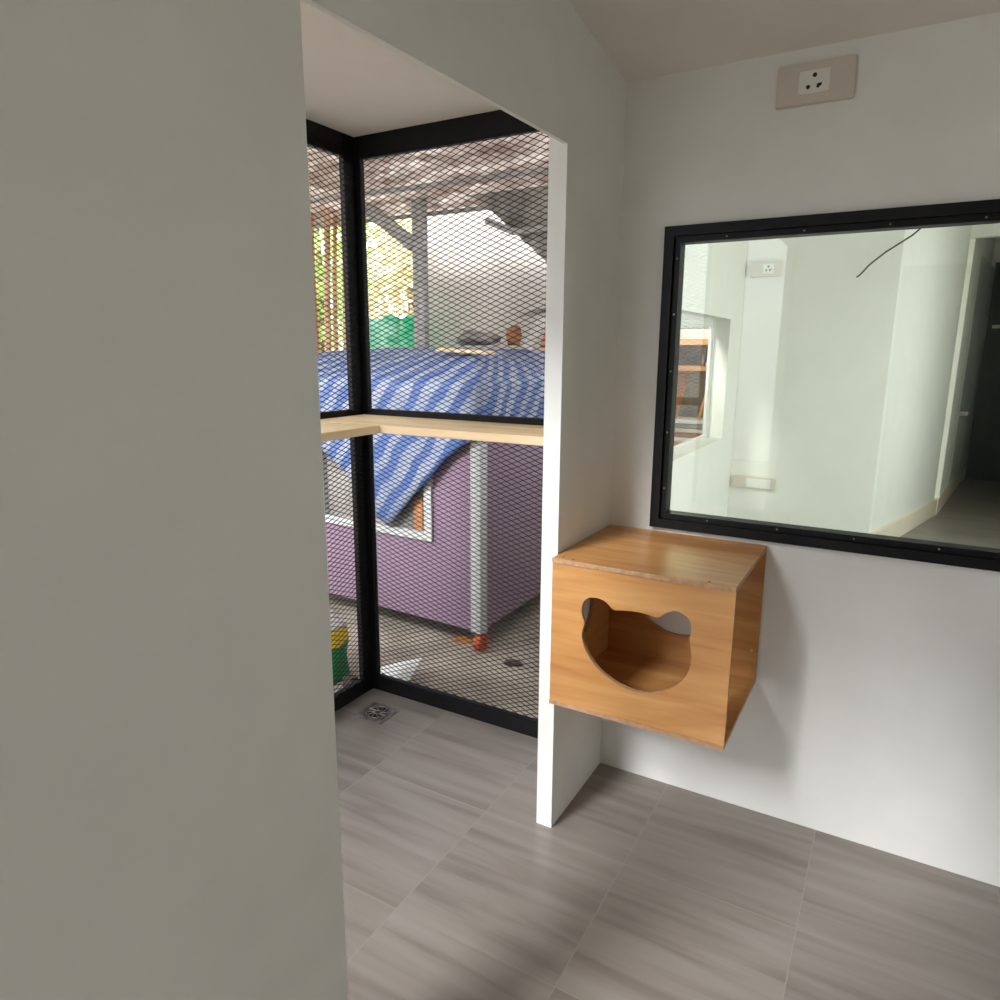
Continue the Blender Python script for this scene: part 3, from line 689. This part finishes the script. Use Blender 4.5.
item('storage_tray', -1.0, -.6, 4.04, 4.38, 1.842, 1.90, 'galv', 'shallow grey tray on the box on the top rack shelf', 'tray')
item('storage_tray', -.66, -.55, 4.02, 4.36, 1.514, 1.55, 'offwhite', 'flat white tray on the middle shelf of the timber rack', 'tray')
item('metal_panel', -.72, -.69, 4.1, 4.36, 1.514, 1.69, 'galv', 'upright grey metal panel on the middle rack shelf', 'panel')
for k, (z, m, lb) in enumerate(((.824, 'white', 'white board at the bottom of the stack on the lower rack shelf'), (.865, 'card', 'brown board second from the bottom of the stack on the rack'), (.905, 'offwhite', 'off-white board in the middle of the stack on the rack'), (.945, 'grey', 'grey board second from the top of the stack on the rack'), (.985, 'white', 'white board on top of the stack on the lower rack shelf'))):
    item('stacked_board', -1.1, -.56, 3.98+.015*k, 4.36, z, z+.036, m, lb, 'board')
mb = MB(); mb.bar((-.95, 4.06, 1.03), (-.86, 4.12, 1.45), .09, .02, up=(0,1,0)); tag(mb.build('timber_plank', M['card']), 'wide brown plank leaning under the middle rack shelf', 'plank')
mb = MB(); mb.bar((-.70, 4.06, 1.03), (-.61, 4.1, 1.45), .02, .02, up=(0,1,0)); tag(mb.build('timber_batten', M['shelfw']), 'thin pale batten leaning under the middle rack shelf', 'batten')

# ------------------------------------------------------------------ light
w = bpy.data.worlds.new('world'); bpy.context.scene.world = w; w.use_nodes = True
n = w.node_tree.nodes; l = w.node_tree.links
bg = n['Background']
tc = n.new('ShaderNodeTexCoord'); sx = n.new('ShaderNodeSeparateXYZ'); rp = n.new('ShaderNodeValToRGB')
rp.color_ramp.elements[0].position = .44; rp.color_ramp.elements[0].color = (.55, .53, .50, 1)
rp.color_ramp.elements[1].position = .54; rp.color_ramp.elements[1].color = (.94, .98, 1.06, 1)
mr = n.new('ShaderNodeMath'); mr.operation = 'MULTIPLY_ADD'; mr.inputs[1].default_value = .5; mr.inputs[2].default_value = .5
l.new(tc.outputs['Generated'], sx.inputs[0]); l.new(sx.outputs['Z'], mr.inputs[0]); l.new(mr.outputs[0], rp.inputs['Fac']); l.new(rp.outputs['Color'], bg.inputs['Color'])
bg.inputs['Strength'].default_value = 4.5
su = bpy.data.lights.new('sun', 'SUN'); su.energy = 6.2; su.angle = math.radians(16); su.color = (.98, .985, 1)
so_ = bpy.data.objects.new('sun', su); C.objects.link(so_)
so_.rotation_euler = Vector((.173, .50, -.39)).to_track_quat('-Z', 'Y').to_euler()

# ------------------------------------------------------------------ camera
cam = bpy.data.cameras.new('camera'); co = bpy.data.objects.new('camera', cam); C.objects.link(co)
F, yaw, pitch, roll = 696.2, .518963, .21103, .005594
f = Vector((-math.sin(yaw)*math.cos(pitch), math.cos(yaw)*math.cos(pitch), -math.sin(pitch)))
rt = Vector((math.cos(yaw), math.sin(yaw), 0)); up = rt.cross(f)
r2 = rt*math.cos(roll)+up*math.sin(roll); u2 = -rt*math.sin(roll)+up*math.cos(roll)
mat = Matrix((r2, u2, -f)).transposed().to_4x4(); mat.translation = (.903649, -2.415805, 1.636296)
co.matrix_world = mat
cam.sensor_width = 36; cam.lens = 36*F/1000; cam.clip_start = .02
S = bpy.context.scene; S.camera = co
S.view_settings.view_transform = 'Standard'; S.view_settings.look = 'None'; S.view_settings.gamma = 1; S.view_settings.exposure = -.07
S.cycles.max_bounces = 12; S.cycles.diffuse_bounces = 8; S.cycles.transparent_max_bounces = 12
